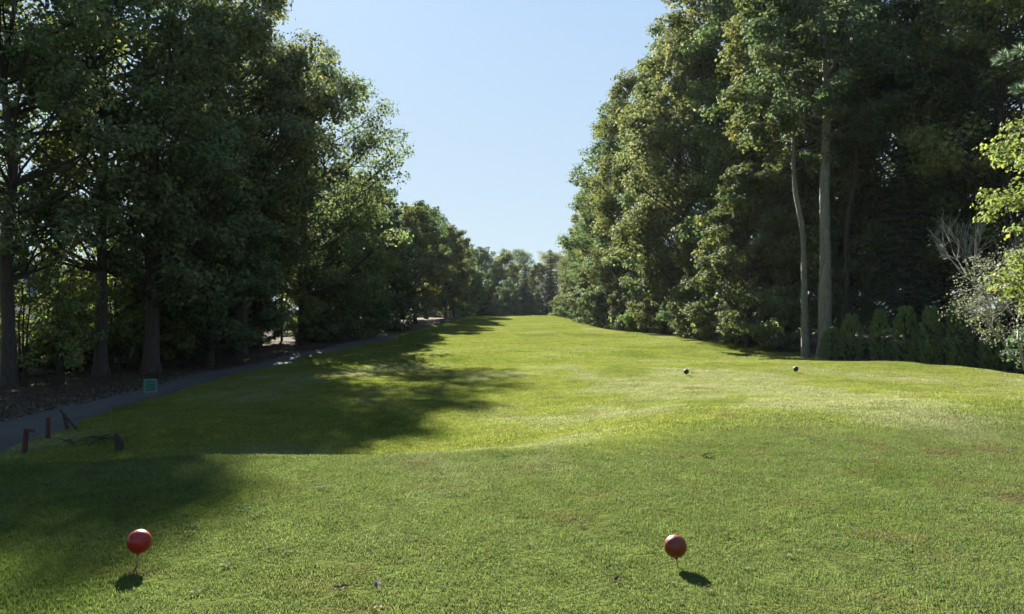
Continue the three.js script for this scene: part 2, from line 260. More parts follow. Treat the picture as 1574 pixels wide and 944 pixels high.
function broadleaf(q) {
  const { seed, H, R, cb, tr, L, leaves, clumps, pal, peak = 0.85, lean = [0, 0], flat = 0.72, inner = 0.28, spread = 1, top = 0.55, stems = 1, trunkTop = 0.86, wob = 1, rise = 0.45 } = q;
  const r = rngOf(seed), wood = { p: [], n: [], uv: [], i: [] }, fo = { p: [], n: [], c: [], i: [] };
  const axes = [];
  for (let s = 0; s < stems; s++) {
    const pts = [], rad = [], N = 10, sx = (s ? (r() - .5) * 0.5 * R : 0), sz = (s ? (r() - .5) * 0.5 * R : 0), px = r() * 50, bx = s ? (r() - .5) * 0.25 * R : 0;
    for (let k = 0; k <= N; k++) { const t = k / N, y = t * H * trunkTop; pts.push(V(bx + (sx + lean[0]) * t * t + wob * 0.022 * H * t * n2(px, t * 2.2), y - (k ? 0 : 0.25), (sz + lean[1]) * t * t + wob * 0.022 * H * t * n2(px + 9, t * 2.2))); rad.push(tr * (1 - 0.84 * t) * (k === 0 ? 1.5 : k === 1 ? 1.04 : 1)); }
    const fine = new THREE.CatmullRomCurve3(pts), P2 = [], R2 = [];
    for (let k = 0; k <= 22; k++) { const t = k / 22; P2.push(fine.getPoint(t)); R2.push(tr * (1 - 0.84 * t) * (1 + 0.55 * Math.exp(-t * 40))); }
    tube(P2, R2, 11, wood, 0.17, seed + s); axes.push(fine);
  }
  const total = []; let area = 0;
  for (let k = 0; k < clumps; k++) {
    const t = Math.pow((k + r()) / clumps, 0.9), y = lerp(cb, H, t), prof = Math.pow(Math.max(0.02, Math.sin(Math.PI * Math.pow(Math.min(0.985, t * 0.93 + 0.05), peak))), top);
    const a = r() * 6.283, lob = 1 + 0.34 * n3(Math.cos(a) * 1.3 + seed, Math.sin(a) * 1.3, t * 3) + 0.14 * n3(Math.cos(a) * 3, Math.sin(a) * 3 + seed, t * 7);
    const rho = R * prof * lob * Math.sqrt(lerp(inner, 1, r())) * 0.86, rc = R * (0.13 + 0.13 * r()) * (0.75 + 0.25 * prof), ax = axes[k % axes.length].getPoint(Math.min(1, y / (H * trunkTop)));
    const c = V(ax.x + Math.cos(a) * rho, y, ax.z + Math.sin(a) * rho); total.push([c, rc, a, rho]); area += rc * rc;
    const y0 = Math.min(H * trunkTop * 0.96, Math.max(cb * 0.8, y - rho * (rise + 0.5 * r()))), s0 = axes[k % axes.length].getPoint(y0 / (H * trunkTop)), br = Math.min(tr * 0.42, 0.03 + rho * 0.016) * (1 - 0.45 * y0 / H);
    const m1 = V(lerp(s0.x, c.x, .35) + (r() - .5) * .3, lerp(s0.y, c.y, .22) + (r() - .5) * .35, lerp(s0.z, c.z, .35) + (r() - .5) * .3), m2 = V(lerp(s0.x, c.x, .72) + (r() - .5) * .4, lerp(s0.y, c.y, .66) + (r() - .5) * .4, lerp(s0.z, c.z, .72) + (r() - .5) * .4);
    tube([s0, m1, m2, c], [br, br * .72, br * .45, br * .16], 5, wood);
    for (let b = 0; b < 3; b++) { const e = V(c.x + (r() - .5) * rc * 1.7, c.y + (r() - .35) * rc * 1.2, c.z + (r() - .5) * rc * 1.7); tube([m2, V((m2.x + e.x) / 2, (m2.y + e.y) / 2 + .1, (m2.z + e.z) / 2), e], [br * .4, br * .26, br * .08], 3, wood); }
  }
  const dir = V(), n = V(), a = V(), p = V();
  for (const [c, rc] of total) {
    const cnt = Math.round(leaves * rc * rc / area), tint = 0.84 + 0.32 * r(), sub = [];
    for (let k = 0; k < 7; k++) { const w = 2 * r() - 1, ph = r() * 6.283, s = Math.sqrt(1 - w * w), d = 0.45 + 0.5 * r(); sub.push([s * Math.cos(ph) * d, w * d, s * Math.sin(ph) * d]); }
    for (let k = 0; k < cnt; k++) {
      const w = 2 * r() - 1, ph = r() * 6.283, s = Math.sqrt(1 - w * w); dir.set(s * Math.cos(ph), w, s * Math.sin(ph));
      const sb = sub[k % 7], rr = rc * spread * 0.52 * Math.cbrt(r()) * (r() < 0.07 ? 1.7 : 1);
      p.set(c.x + sb[0] * rc * spread + dir.x * rr, c.y + (sb[1] * rc * spread + dir.y * rr) * flat, c.z + sb[2] * rc * spread + dir.z * rr);
      if (p.y < cb * 0.55) continue;
      n.set(dir.x * .5 + sb[0] * .4 + (r() - .5) * 1.3, dir.y * .4 + 0.5 + (r() - .5) * 1.1, dir.z * .5 + sb[2] * .4 + (r() - .5) * 1.3).normalize();
      a.set(r() - .5, r() - .7, r() - .5).addScaledVector(n, -a.dot(n)).normalize();
      a.addScaledVector(n, -a.dot(n)).normalize();
      const l = L * (0.65 + 0.7 * r()), col = leafColour(r, pal); leaf(fo, p, a, n, l, l * (0.55 + 0.25 * r()), [col[0] * tint, col[1] * tint, col[2] * tint]);
    }
  }
  return { wood: geoOf(wood), crown: geoOf(fo) };
}
function conifer({ seed, H, R, cb, tr, L, step = 0.42, per = 8, col, droop = 0.35, power = 0.85, fan = 0.5 }) {
  const r = rngOf(seed), wood = { p: [], n: [], uv: [], i: [] }, fo = { p: [], n: [], c: [], i: [] }, n = V(), a = V(), p = V();
  tube([V(0, -0.2, 0), V(0.05, H * .4, 0), V(0, H, 0.03)], [tr, tr * .6, 0.02], 7, wood);
  for (let y = cb; y < H - 0.2; y += step * (0.7 + 0.6 * r())) {
    const t = (y - cb) / (H - cb), len0 = R * Math.pow(1 - t, power) * (0.78 + 0.3 * r()) + 0.15, off = r() * 6.283;
    for (let k = 0; k < per; k++) {
      const an = off + k / per * 6.283 + (r() - .5) * .5, len = len0 * (0.65 + 0.5 * r()), cx = Math.cos(an), cz = Math.sin(an), at = (s) => V(cx * len * s, y + len * (0.16 * s - droop * s * s), cz * len * s);
      tube([at(0), at(.5), at(1)], [0.012 + len * .01, 0.01 + len * 0.005, 0.004], 3, wood);
      const cnt = Math.max(5, Math.round(len * 26));
      for (let q = 0; q < cnt; q++) {
        const s = Math.pow(0.06 + 0.94 * (q + r()) / cnt, 0.8), c = at(s), w = (1.05 - s) * len * fan * (r() - .5) * 2 * Math.min(1, s * 4) * 0.55;
        p.set(c.x - cz * w, c.y + (r() - .5) * .16 - Math.abs(w) * .15, c.z + cx * w);
        a.set(cx - cz * Math.sign(w) * .8 + (r() - .5) * .5, -0.25 + (r() - .5) * .5, cz + cx * Math.sign(w) * .8 + (r() - .5) * .5).normalize();
        n.set((r() - .5) * .9, 1, (r() - .5) * .9).addScaledVector(a, -n.dot(a)).normalize(); n.addScaledVector(a, -n.dot(a)).normalize();
        const m = 0.7 + 0.6 * r(), l = L * (.7 + .6 * r()); leaf(fo, p, a, n, l, l * .34, [col[0] * m, col[1] * m, col[2] * m]);
      }
    }
  }
  return { wood: geoOf(wood), crown: geoOf(fo) };
}
function evergreenBush({ seed, H, R, count, L, col, point = 0.75 }) {
  const r = rngOf(seed), wood = { p: [], n: [], uv: [], i: [] }, fo = { p: [], n: [], c: [], i: [] }, n = V(), a = V(), p = V();
  tube([V(0, -0.2, 0), V(0, H * .5, 0), V(0, H * .85, 0)], [0.07, 0.05, 0.015], 6, wood);
  for (let k = 0; k < 26; k++) { const y = H * (0.06 + .8 * k / 26), an = k * 2.4, t = y / H, w = R * prof(t) * .8; tube([V(0, y, 0), V(Math.cos(an) * w * .6, y + w * .5, Math.sin(an) * w * .6), V(Math.cos(an) * w, y + w * 1.1, Math.sin(an) * w)], [0.02, 0.012, 0.004], 3, wood); }
  function prof(t) { return Math.pow(Math.sin(Math.PI * Math.pow(Math.min(1, t * .97 + .03), point) * 0.985 + 0.02), 0.62); }
  const up = V(), per = 48;
  for (let k = 0; k < count / per; k++) {   // upright sprays, each a small fan of scale leaves
    const t = Math.pow(r(), 0.85) * 0.96, an = r() * 6.283, lump = 1 + 0.22 * n3(Math.cos(an) * 1.9 + seed, Math.sin(an) * 1.9, t * 5) + 0.10 * (r() - .5);
    const rho = R * prof(t) * lump * (0.62 + 0.38 * Math.pow(r(), .5)), len = H * (0.038 + 0.032 * r()), m0 = 0.75 + 0.5 * r();
    up.set(Math.cos(an) * (.35 + .5 * r()) + (r() - .5) * .4, 1, Math.sin(an) * (.35 + .5 * r()) + (r() - .5) * .4).normalize();
    for (let q = 0; q < per; q++) {
      const s = r(), w = len * .42 * (1 - s * .6) * (r() - .5) * 2;
      p.set(Math.cos(an) * rho + up.x * len * s - Math.sin(an) * w, Math.max(.03, t * H * .93) + up.y * len * s, Math.sin(an) * rho + up.z * len * s + Math.cos(an) * w).addScaledVector(V(Math.cos(an), 0, Math.sin(an)), (r() - .5) * len * .3);
      a.set(up.x - Math.sin(an) * w / len + (r() - .5) * .5, up.y + (r() - .5) * .4, up.z + Math.cos(an) * w / len + (r() - .5) * .5).normalize();
      n.set(Math.cos(an) + (r() - .5) * 1.2, 0.35 + (r() - .5) * .8, Math.sin(an) + (r() - .5) * 1.2).normalize(); n.addScaledVector(a, -n.dot(a)).normalize();
      const m = m0 * (0.75 + 0.5 * r()), l = L * (.6 + .8 * r()); leaf(fo, p, a, n, l, l * .5, [col[0] * m, col[1] * m, col[2] * m]);
    }
  }
  return { wood: geoOf(wood), crown: geoOf(fo) };
}
const TINTS = [[1, 1, 1], [1.18, 1.0, 0.78], [0.84, 0.98, 1.0], [1.28, 1.04, 0.74], [0.95, 1.06, 0.9], [1.1, 0.94, 0.9]].map((c) => { const m = leafy(0.48); m.color = rgb(...c); return m; });
let sown = 0;
const LEAF = leafy(0.48), LEAF_BRIGHT = leafy(0.5), NEEDLE = leafy(0.15);
// kinds of trees and shrubs, each at its own real size
const K = {
  oakTall: broadleaf({ seed: 101, H: 20.5, R: 5.6, cb: 5.0, tr: 0.34, L: 0.21, leaves: 36000, clumps: 115, pal: PAL.oak }),
  oakWide: broadleaf({ seed: 102, H: 17.6, R: 7.6, cb: 3.6, tr: 0.36, L: 0.20, leaves: 40000, clumps: 115, pal: PAL.oak, peak: 0.9, top: 0.5, inner: 0.34, flat: 0.62 }),
  thin: broadleaf({ seed: 103, H: 17.0, R: 5.2, cb: 4.5, tr: 0.24, L: 0.18, leaves: 17000, clumps: 74, pal: PAL.oak, inner: 0.3 }),
  darkTall: broadleaf({ seed: 104, H: 19.0, R: 5.2, cb: 3.2, tr: 0.32, L: 0.20, leaves: 36000, clumps: 130, pal: PAL.dark }),
  lowDense: broadleaf({ seed: 105, H: 10.0, R: 3.2, cb: 0.9, tr: 0.16, L: 0.17, leaves: 26000, clumps: 100, pal: PAL.dark, peak: 0.6, inner: 0.2 }),
  mid: broadleaf({ seed: 106, H: 12.8, R: 4.4, cb: 1.8, tr: 0.22, L: 0.23, leaves: 24000, clumps: 90, pal: PAL.far }),
  mid2: broadleaf({ seed: 107, H: 12.5, R: 3.9, cb: 1.4, tr: 0.20, L: 0.23, leaves: 24000, clumps: 85, pal: PAL.oak, peak: 0.7 }),
  wallTall: broadleaf({ seed: 108, H: 25.0, R: 5.8, cb: 3.0, tr: 0.34, L: 0.24, leaves: 52000, clumps: 175, pal: PAL.oak, peak: 0.75, top: 0.45 }),
  wallTall2: broadleaf({ seed: 109, H: 24.0, R: 6.0, cb: 2.2, tr: 0.36, L: 0.24, leaves: 52000, clumps: 165, pal: PAL.oak, peak: 0.65, top: 0.42 }),
  poleTall: broadleaf({ seed: 110, H: 24.0, R: 4.4, cb: 11.0, tr: 0.33, L: 0.20, leaves: 22000, clumps: 85, pal: PAL.dark, trunkTop: 0.93, rise: 0.05, inner: 0.1, wob: 0.5 }),
  poleThin: broadleaf({ seed: 111, H: 19.0, R: 3.4, cb: 9.5, tr: 0.19, L: 0.20, leaves: 12000, clumps: 45, pal: PAL.dark, rise: 0.1, lean: [-1.6, 0], wob: 0.8 }),
  sapling: broadleaf({ seed: 112, H: 5.2, R: 2.0, cb: 0.9, tr: 0.05, L: 0.15, leaves: 4200, clumps: 34, pal: PAL.gold, stems: 3, spread: 1.3, inner: 0.15 }),
  sapling2: broadleaf({ seed: 113, H: 7.5, R: 2.3, cb: 1.2, tr: 0.07, L: 0.15, leaves: 7000, clumps: 46, pal: PAL.gold, stems: 2, spread: 1.25, inner: 0.15 }),
  shrub: broadleaf({ seed: 114, H: 3.4, R: 2.1, cb: 0.15, tr: 0.05, L: 0.15, leaves: 9000, clumps: 60, pal: PAL.oak, stems: 4, inner: 0.15, peak: 0.7, trunkTop: 0.7 }),
  shrub2: broadleaf({ seed: 115, H: 4.6, R: 2.2, cb: 0.2, tr: 0.06, L: 0.17, leaves: 10000, clumps: 62, pal: PAL.far, stems: 4, inner: 0.15, peak: 0.75, trunkTop: 0.75 }),
  darkShrub: broadleaf({ seed: 116, H: 3.8, R: 2.8, cb: 0.15, tr: 0.06, L: 0.15, leaves: 15000, clumps: 70, pal: PAL.dark, stems: 4, inner: 0.15, peak: 0.6, trunkTop: 0.7 }),
  maple: broadleaf({ seed: 117, H: 8.6, R: 3.0, cb: 1.6, tr: 0.12, L: 0.125, leaves: 26000, clumps: 95, pal: PAL.gold, inner: 0.2, flat: 0.6, spread: 1.25 }),
  spruce: conifer({ seed: 118, H: 15, R: 3.1, cb: 0.6, tr: 0.22, L: 0.5, col: [0.030, 0.055, 0.026], step: 0.5 }),
  pine: conifer({ seed: 119, H: 11.5, R: 3.2, cb: 1.4, tr: 0.18, L: 0.42, col: [0.055, 0.085, 0.045], droop: 0.05, step: 0.75, per: 6, power: 0.7 }),
  hemlock: conifer({ seed: 120, H: 17, R: 4.0, cb: 1.0, tr: 0.26, L: 0.42, col: [0.030, 0.058, 0.028], droop: 0.28, step: 0.45, per: 9, power: 0.7 }),
  column: evergreenBush({ seed: 121, H: 4.2, R: 1.15, count: 13000, L: 0.16, col: [0.030, 0.055, 0.022], point: 0.6 }),
  arbor: evergreenBush({ seed: 122, H: 2.3, R: 0.60, count: 19000, L: 0.075, col: [0.150, 0.235, 0.060] }),
  arbor2: evergreenBush({ seed: 123, H: 2.7, R: 0.57, count: 20000, L: 0.075, col: [0.135, 0.220, 0.058], point: 0.65 }),
};
console.log('triangles in kinds', Object.values(K).reduce((s, k) => s + (k.wood.index.count + k.crown.index.count) / 3, 0));
function plant(kind, name, category, label, group, x, d, { s = 1, sy = s, turn = 0, wood = BARK_DARK, leafMat = LEAF, sink = 0, tilt = 0 } = {}) {
  const t = thing(name, label, category, x, height(x, d) - sink, d, group);
  t.rotation.set(0, turn, tilt); t.scale.set(s, sy, s);
  mesh(category === 'tree' ? 'trunk' : 'stems', K[kind].wood, wood, t); const c = mesh(category === 'tree' ? 'crown' : 'foliage', K[kind].crown, leafMat === LEAF && category !== 'stems' ? TINTS[sown++ % 6] : leafMat, t);
  return t;
}
const LT = 'trees along the left side of the fairway', RT = 'trees along the right side of the fairway';
// left tree line, near to far
plant('thin', 'broadleaf_tree', 'tree', 'thin dark tree with a crooked trunk at the far left edge', LT, -16.6, 26.5, { turn: 0.6, s: 1.0 });
plant('thin', 'broadleaf_tree', 'tree', 'tall dark tree standing outside the left edge of view, branches reaching in', LT, -20.5, 29, { turn: 2.6, s: 1.05 });
plant('thin', 'broadleaf_tree', 'tree', 'slender dark trunk left of the thick one behind the green sign', LT, -15.6, 30.5, { turn: 2.2, s: 1.0, sy: 1.1 });
plant('darkTall', 'broadleaf_tree', 'tree', 'thick dark trunk directly behind the small green sign', LT, -14.6, 32.5, { turn: 4.0, s: 1.0, sy: 1.02 });
plant('lowDense', 'broadleaf_tree', 'tree', 'dense low-branched dark green tree right of the green sign', LT, -13.9, 37, { turn: 1.2, s: 1.08 });
plant('darkTall', 'broadleaf_tree', 'tree', 'dark trunk between the dense low tree and the broad-crowned tree', LT, -15.6, 46, { turn: 0.4, s: 1.12, sy: 0.97 });
plant('oakTall', 'broadleaf_tree', 'tree', 'tallest tree of the left line, crown reaching the top of view', LT, -14.7, 43.5, { turn: 1.9, s: 1.0, sy: 0.97, leafMat: TINTS[5] });
plant('oakWide', 'broadleaf_tree', 'tree', 'broad round-crowned tree outlined against the sky on the left', LT, -14.3, 55, { turn: 0.3, s: 1.06, sy: 1.10, leafMat: TINTS[0] });
plant('hemlock', 'conifer_tree', 'tree', 'dark feathery conifer behind the broad round-crowned tree', LT, -19.5, 50, { turn: 0.3, s: 0.95, leafMat: NEEDLE });
plant('mid', 'broadleaf_tree', 'tree', 'bushy tree just beyond the broad round-crowned tree', LT, -14.4, 66, { turn: 0.9, s: 1.08 });
plant('sapling2', 'sapling', 'sapling', 'yellowish sunlit sapling above the dark shrub on the left', LT, -11.9, 62, { turn: 0.2, s: 1.2, leafMat: LEAF_BRIGHT });
plant('pine', 'conifer_tree', 'tree', 'layered pine in the left tree line beside the path', LT, -11.2, 78, { turn: 0.2, leafMat: NEEDLE });
const ord = ['first', 'second', 'third', 'fourth', 'fifth', 'sixth', 'seventh', 'eighth', 'ninth', 'tenth', 'eleventh', 'twelfth', 'thirteenth', 'fourteenth'];
[[-13.4, 73, 'mid2', 1.1], [-14.2, 82, 'mid', 1.15], [-10.6, 88, 'mid2', 1.02], [-11.6, 96, 'mid', 1.1], [-8.6, 104, 'mid2', 0.95], [-12.0, 112, 'mid', 1.2], [-8.6, 118, 'mid', 1.0], [-8.2, 132, 'mid2', 1.1], [-11, 146, 'mid', 1.3]].forEach(([x, d, k, s], i) =>
  plant(k, 'broadleaf_tree', 'tree', ord[i] + ' of the lower trees stepping away beyond the left pine', 'lower trees receding on the left', x, d, { s, turn: i * 1.7 }));
// behind the left line
[[-27, 58, 'mid', 1.0], [-25, 72, 'mid2', 1.2], [-33, 80, 'oakTall', 0.8], [-23, 92, 'mid', 1.2], [-22, 112, 'mid2', 1.2]].forEach(([x, d, k, s], i) =>
  plant(k, 'broadleaf_tree', 'tree', ord[i] + ' leafy tree glimpsed in gaps behind the left tree line, nearest first', 'trees glimpsed behind the left line', x, d, { s, turn: i * 2.1 }));
// the two tree lines run on past the camera on either side of the tee
[[-20, 17, 'darkTall', 1.0], [-21, 8, 'oakTall', 1.0], [-20, -3, 'darkTall', 1.0], [23, -8, 'wallTall', 0.8], [25, 2, 'darkTall', 1.0], [24, 12, 'wallTall2', 0.8]].forEach(([x, d, k, s], i) =>
  plant(k, 'broadleaf_tree', 'tree', ord[i] + ' tree of the lines running on beside the tee', 'trees beside the tee', x, d, { s, turn: i * 1.2 }));
// left undergrowth
plant('darkShrub', 'shrub', 'shrub', 'large dark shrub at the path edge below the broad-crowned tree', 'left undergrowth', -12.6, 57.5, { s: 1.15 });
plant('darkShrub', 'shrub', 'shrub', 'dark shrub beyond the largest dark one by the left path', 'left undergrowth', -11.6, 64, { s: 1.0, turn: 2 });
plant('darkShrub', 'shrub', 'shrub', 'dark shrub near where the left path fades out', 'left undergrowth', -10.6, 71, { s: 0.8, turn: 4 });
[[-16.9, 27.8, 'sapling', 0.95], [-15.9, 28.4, 'sapling', 0.8], [-17.8, 31.5, 'sapling2', 0.95], [-16.6, 33.5, 'sapling', 1.0], [-14.9, 35.5, 'sapling', 0.7], [-17, 39, 'sapling2', 1.0], [-15.2, 48.5, 'sapling2', 0.95], [-13.4, 51, 'sapling', 0.7], [-19.5, 30, 'sapling', 0.9], [-17.5, 44, 'sapling', 1.1], [-16.6, 58, 'sapling2', 1.1]].forEach(([x, d, k, s], i) =>
  plant(k, 'sapling', 'sapling', ord[i] + ' sunlit sapling in the undergrowth of the left line, counted from the left edge', 'saplings in the left undergrowth', x, d, { s, turn: i * 1.3, leafMat: LEAF_BRIGHT }));
[[-18.5, 33.5, 'shrub', 0.8], [-17.2, 35.5, 'shrub2', 0.75], [-19.8, 36.5, 'shrub', 1.0], [-16.8, 41.5, 'shrub2', 0.8], [-18.6, 44.5, 'shrub', 1.0], [-16.9, 49, 'shrub2', 0.85], [-18.4, 53.5, 'shrub', 1.1], [-21, 40.5, 'shrub2', 1.0], [-20.2, 32, 'shrub', 0.7], [-22.5, 46, 'shrub2', 1.1], [-16.2, 52, 'shrub', 0.8], [-13.3, 54.5, 'shrub', 0.8]].forEach(([x, d, k, s], i) =>
  plant(k, 'shrub', 'shrub', ord[i] + ' low leafy shrub filling between the trunks of the left tree line', 'shrubs among the left trunks', x, d, { s, turn: i * 1.4, leafMat: LEAF_BRIGHT }));
// right tree line
plant('poleTall', 'broadleaf_tree', 'tree', 'tall tree with thick pale bare trunk left of the clipped evergreens', RT, 15.2, 39, { wood: BARK_PALE, turn: 1.0 });
plant('poleThin', 'broadleaf_tree', 'tree', 'slim pale trunk leaning left beside the thick pale trunk', RT, 14.55, 39.8, { wood: BARK_PALE });
plant('poleThin', 'broadleaf_tree', 'tree', 'slim grey trunk right of the thick pale trunk, behind the evergreens', RT, 17.6, 42.5, { wood: BARK_DARK, turn: 2.9, s: 1.1 });
[[16.6, 48, 'wallTall2', 0.92], [17.5, 56, 'wallTall', 1.02], [15.4, 62, 'wallTall', 1.12], [14.6, 71, 'wallTall2', 1.14], [13.2, 80, 'wallTall', 1.02], [12.6, 89, 'wallTall2', 1.04], [12.6, 99, 'wallTall', 0.9], [12.0, 110, 'wallTall2', 0.84], [11.6, 122, 'wallTall', 0.74], [11.4, 133, 'wallTall2', 0.7]].forEach(([x, d, k, s], i) =>
  plant(k, 'broadleaf_tree', 'tree', ord[i] + ' tall leafy tree of the right wall of trees, counted from the pale trunk', 'wall of trees on the right', x, d, { s, turn: i * 1.9 + 0.5 }));
[[21.5, 43, 'darkTall', 1.1], [26, 40, 'darkTall', 1.05], [22.5, 36.5, 'thin', 1.15], [29, 34, 'darkTall', 1.0], [20.5, 52, 'oakTall', 1.1], [27, 50, 'oakTall', 1.1], [19.2, 47, 'lowDense', 1.2], [23.5, 46, 'lowDense', 1.15], [21.5, 40, 'lowDense', 0.8], [26.5, 38, 'lowDense', 1.0], [32, 42, 'lowDense', 1.2], [18.2, 44, 'lowDense', 0.75], [13.6, 46.5, 'lowDense', 1.05]].forEach(([x, d, k, s], i) =>
  plant(k, 'broadleaf_tree', 'tree', ord[i] + ' dark tree behind the clipped evergreens on the right', 'dark trees behind the evergreens', x, d, { s, turn: i * 2.3 + 1 }));
plant('darkShrub', 'shrub', 'shrub', 'dark shrub under the yellow-green maple at the right edge', 'right-hand shrubs', 19.2, 27, { turn: 1 });
plant('darkShrub', 'shrub', 'shrub', 'dark shrub in shade behind the twiggy grey shrub', 'right-hand shrubs', 21, 31, { turn: 3, s: 1.2 });
plant('hemlock', 'conifer_tree', 'tree', 'dark conifer filling the gloom behind the middle evergreens', RT, 19.4, 39.5, { s: 0.62, leafMat: NEEDLE });
plant('hemlock', 'conifer_tree', 'tree', 'dark conifer at the right edge behind the twiggy shrub', RT, 23, 33.5, { s: 0.6, leafMat: NEEDLE });
plant('maple', 'broadleaf_tree', 'tree', 'bright yellow-green maple leaning in at the right edge', RT, 14.4, 20.0, { turn: 0.9, s: 0.9, leafMat: LEAF_BRIGHT });
// right undergrowth
[[14.9, 44.5, 'shrub', 1.0], [14.0, 48, 'shrub2', 0.8], [14.2, 52, 'shrub', 1.1], [13.1, 56, 'shrub2', 0.95], [13.4, 60.5, 'shrub', 1.1], [12.2, 65, 'shrub2', 1.1], [11.7, 70, 'shrub', 1.2], [11.2, 75.5, 'shrub2', 1.15], [9.6, 90, 'shrub', 1.25], [9.6, 97, 'shrub2', 1.2], [9.2, 106, 'shrub', 1.3], [8.8, 116, 'shrub2', 1.3], [8.4, 127, 'shrub', 1.4]].forEach(([x, d, k, s], i) =>
  plant(k, 'shrub', 'shrub', ord[i] + ' leafy shrub below the right wall of trees, counted from the pale trunk', 'shrubs along the right edge', x, d, { s, turn: i * 1.1 }));
plant('column', 'evergreen_shrub', 'shrub', 'dark upright evergreen at the foot of the right wall of trees', null, 9.6, 82, { leafMat: NEEDLE });
// far end of the hole
plant('spruce', 'conifer_tree', 'tree', 'dark pointed spruce at the far end of the fairway', null, 2.4, 152, { s: 0.85, leafMat: NEEDLE });
plant('spruce', 'conifer_tree', 'tree', 'dark spruce against the right wall at the far end', null, 7.0, 146, { s: 0.98, turn: 1, leafMat: NEEDLE });
plant('spruce', 'conifer_tree', 'tree', 'small dark spruce at the far left end of the fairway', null, -6.0, 158, { s: 0.85, turn: 2, leafMat: NEEDLE });
[[-12, 165, 'mid2', 1.35], [-6.5, 172, 'mid', 1.3], [-1.5, 166, 'mid2', 1.2], [0, 184, 'oakWide', 0.98], [9, 186, 'oakWide', 1.0], [-10, 190, 'oakWide', 1.0], [6, 164, 'mid', 1.0], [14, 172, 'wallTall', 0.75], [-20, 178, 'oakTall', 0.9], [-0.5, 150, 'mid2', 0.72]].forEach(([x, d, k, s], i) =>
  plant(k, 'broadleaf_tree', 'tree', ord[i] + ' tree of the wood closing the far end, counted outward', 'wood at the far end', x, d, { s, turn: i * 1.3 }));

[[-13, 156, 'shrub2', 1.5], [-8.5, 160, 'darkShrub', 1.5], [-3.5, 157, 'shrub', 1.6], [0.5, 159, 'darkShrub', 1.4], [4.5, 158, 'shrub2', 1.5], [9.5, 157, 'darkShrub', 1.5], [-17, 160, 'darkShrub', 1.6], [-6, 176, 'darkShrub', 1.9], [3.5, 178, 'darkShrub', 1.9]].forEach(([x, d, k, s], i) =>
  plant(k, 'shrub', 'shrub', ord[i] + ' shrub in the dark undergrowth at the far end of the fairway', 'undergrowth at the far end', x, d, { s, turn: i }));

// ------------------------------------------------------------------ clipped evergreens and twiggy shrubs on the right
[[14.95, 37.6, 0.72, 'arbor'], [15.6, 36.9, 1.0, 'arbor'], [16.2, 35.4, 0.93, 'arbor2'], [16.75, 34.2, 1.14, 'arbor'], [17.0, 32.6, 0.98, 'arbor2'], [17.35, 31.2, 1.12, 'arbor2'], [17.9, 29.8, 0.82, 'arbor']].forEach(([x, d, s, k], i) =>
  plant(k, 'clipped_evergreen', 'shrub', ord[i] + ' rounded evergreen in the row on the right, counted from the pale trunk', 'row of rounded evergreens', x, d, { s: 0.86 - 0.06 * (i % 3) + 0.05 * (i % 2), sy: s * 1.04, turn: i * 1.9, sink: 0.05, leafMat: LEAF_BRIGHT }));
function twigShrub(seed, H, gens, spreadA) {
  const r = rngOf(seed), o = { p: [], n: [], uv: [], i: [] };
  (function grow(p, dir, len, rad, g) {
    const q = p.clone().addScaledVector(dir, len), m = p.clone().lerp(q, .5).add(V((r() - .5) * len * .14, (r() - .5) * len * .14, (r() - .5) * len * .14));
    tube([p, m, q], [rad, rad * .85, rad * .68], 4, o);
    if (!g) return;
    const k = g > 2 ? 3 : 3 + Math.floor(r() * 2);
    for (let i = 0; i < k; i++) { const d = dir.clone().add(V((r() - .5) * spreadA, (r() - .35) * spreadA * .8, (r() - .5) * spreadA)).normalize(); grow(p.clone().lerp(q, i === 0 ? 1 : 0.45 + .55 * r()), d, len * (.6 + .22 * r()), rad * .6, g - 1); }
  })(V(0, -0.1, 0), V(-0.25, 1, 0).normalize(), H * .36, H * 0.014, gens);
  return geoOf(o);
}
const TWIG = new THREE.MeshStandardMaterial({ color: rgb(0.22, 0.21, 0.17), roughness: 0.95 });
const haze = broadleaf({ seed: 207, H: 4.4, R: 2.0, cb: 1.4, tr: 0.03, L: 0.07, leaves: 4800, clumps: 50, pal: [[0.08, 0.10, 0.05], [0.13, 0.14, 0.085], [0.17, 0.165, 0.12]], inner: 0.1, lean: [-0.9, 0], spread: 1.5 });
const twigGeo = twigShrub(201, 4.4, 5, 1.7);
{
  const t = thing('bare_shrub', 'twiggy pale grey shrub leaning over the last rounded evergreen', 'shrub', 15.6, height(15.6, 24.2) , 24.2); t.scale.set(0.92, 0.86, 0.92);
  mesh('branches', twigGeo, TWIG, t); mesh('foliage', haze.crown, LEAF_BRIGHT, t);
  const t2 = thing('bare_tree', 'dead bare-branched small tree above the rounded evergreens', 'tree', 18.6, height(18.6, 32), 32);
  t2.rotation.y = 2.2; t2.scale.set(1.15, 1.75, 1.15); mesh('branches', twigGeo, TWIG, t2);
}
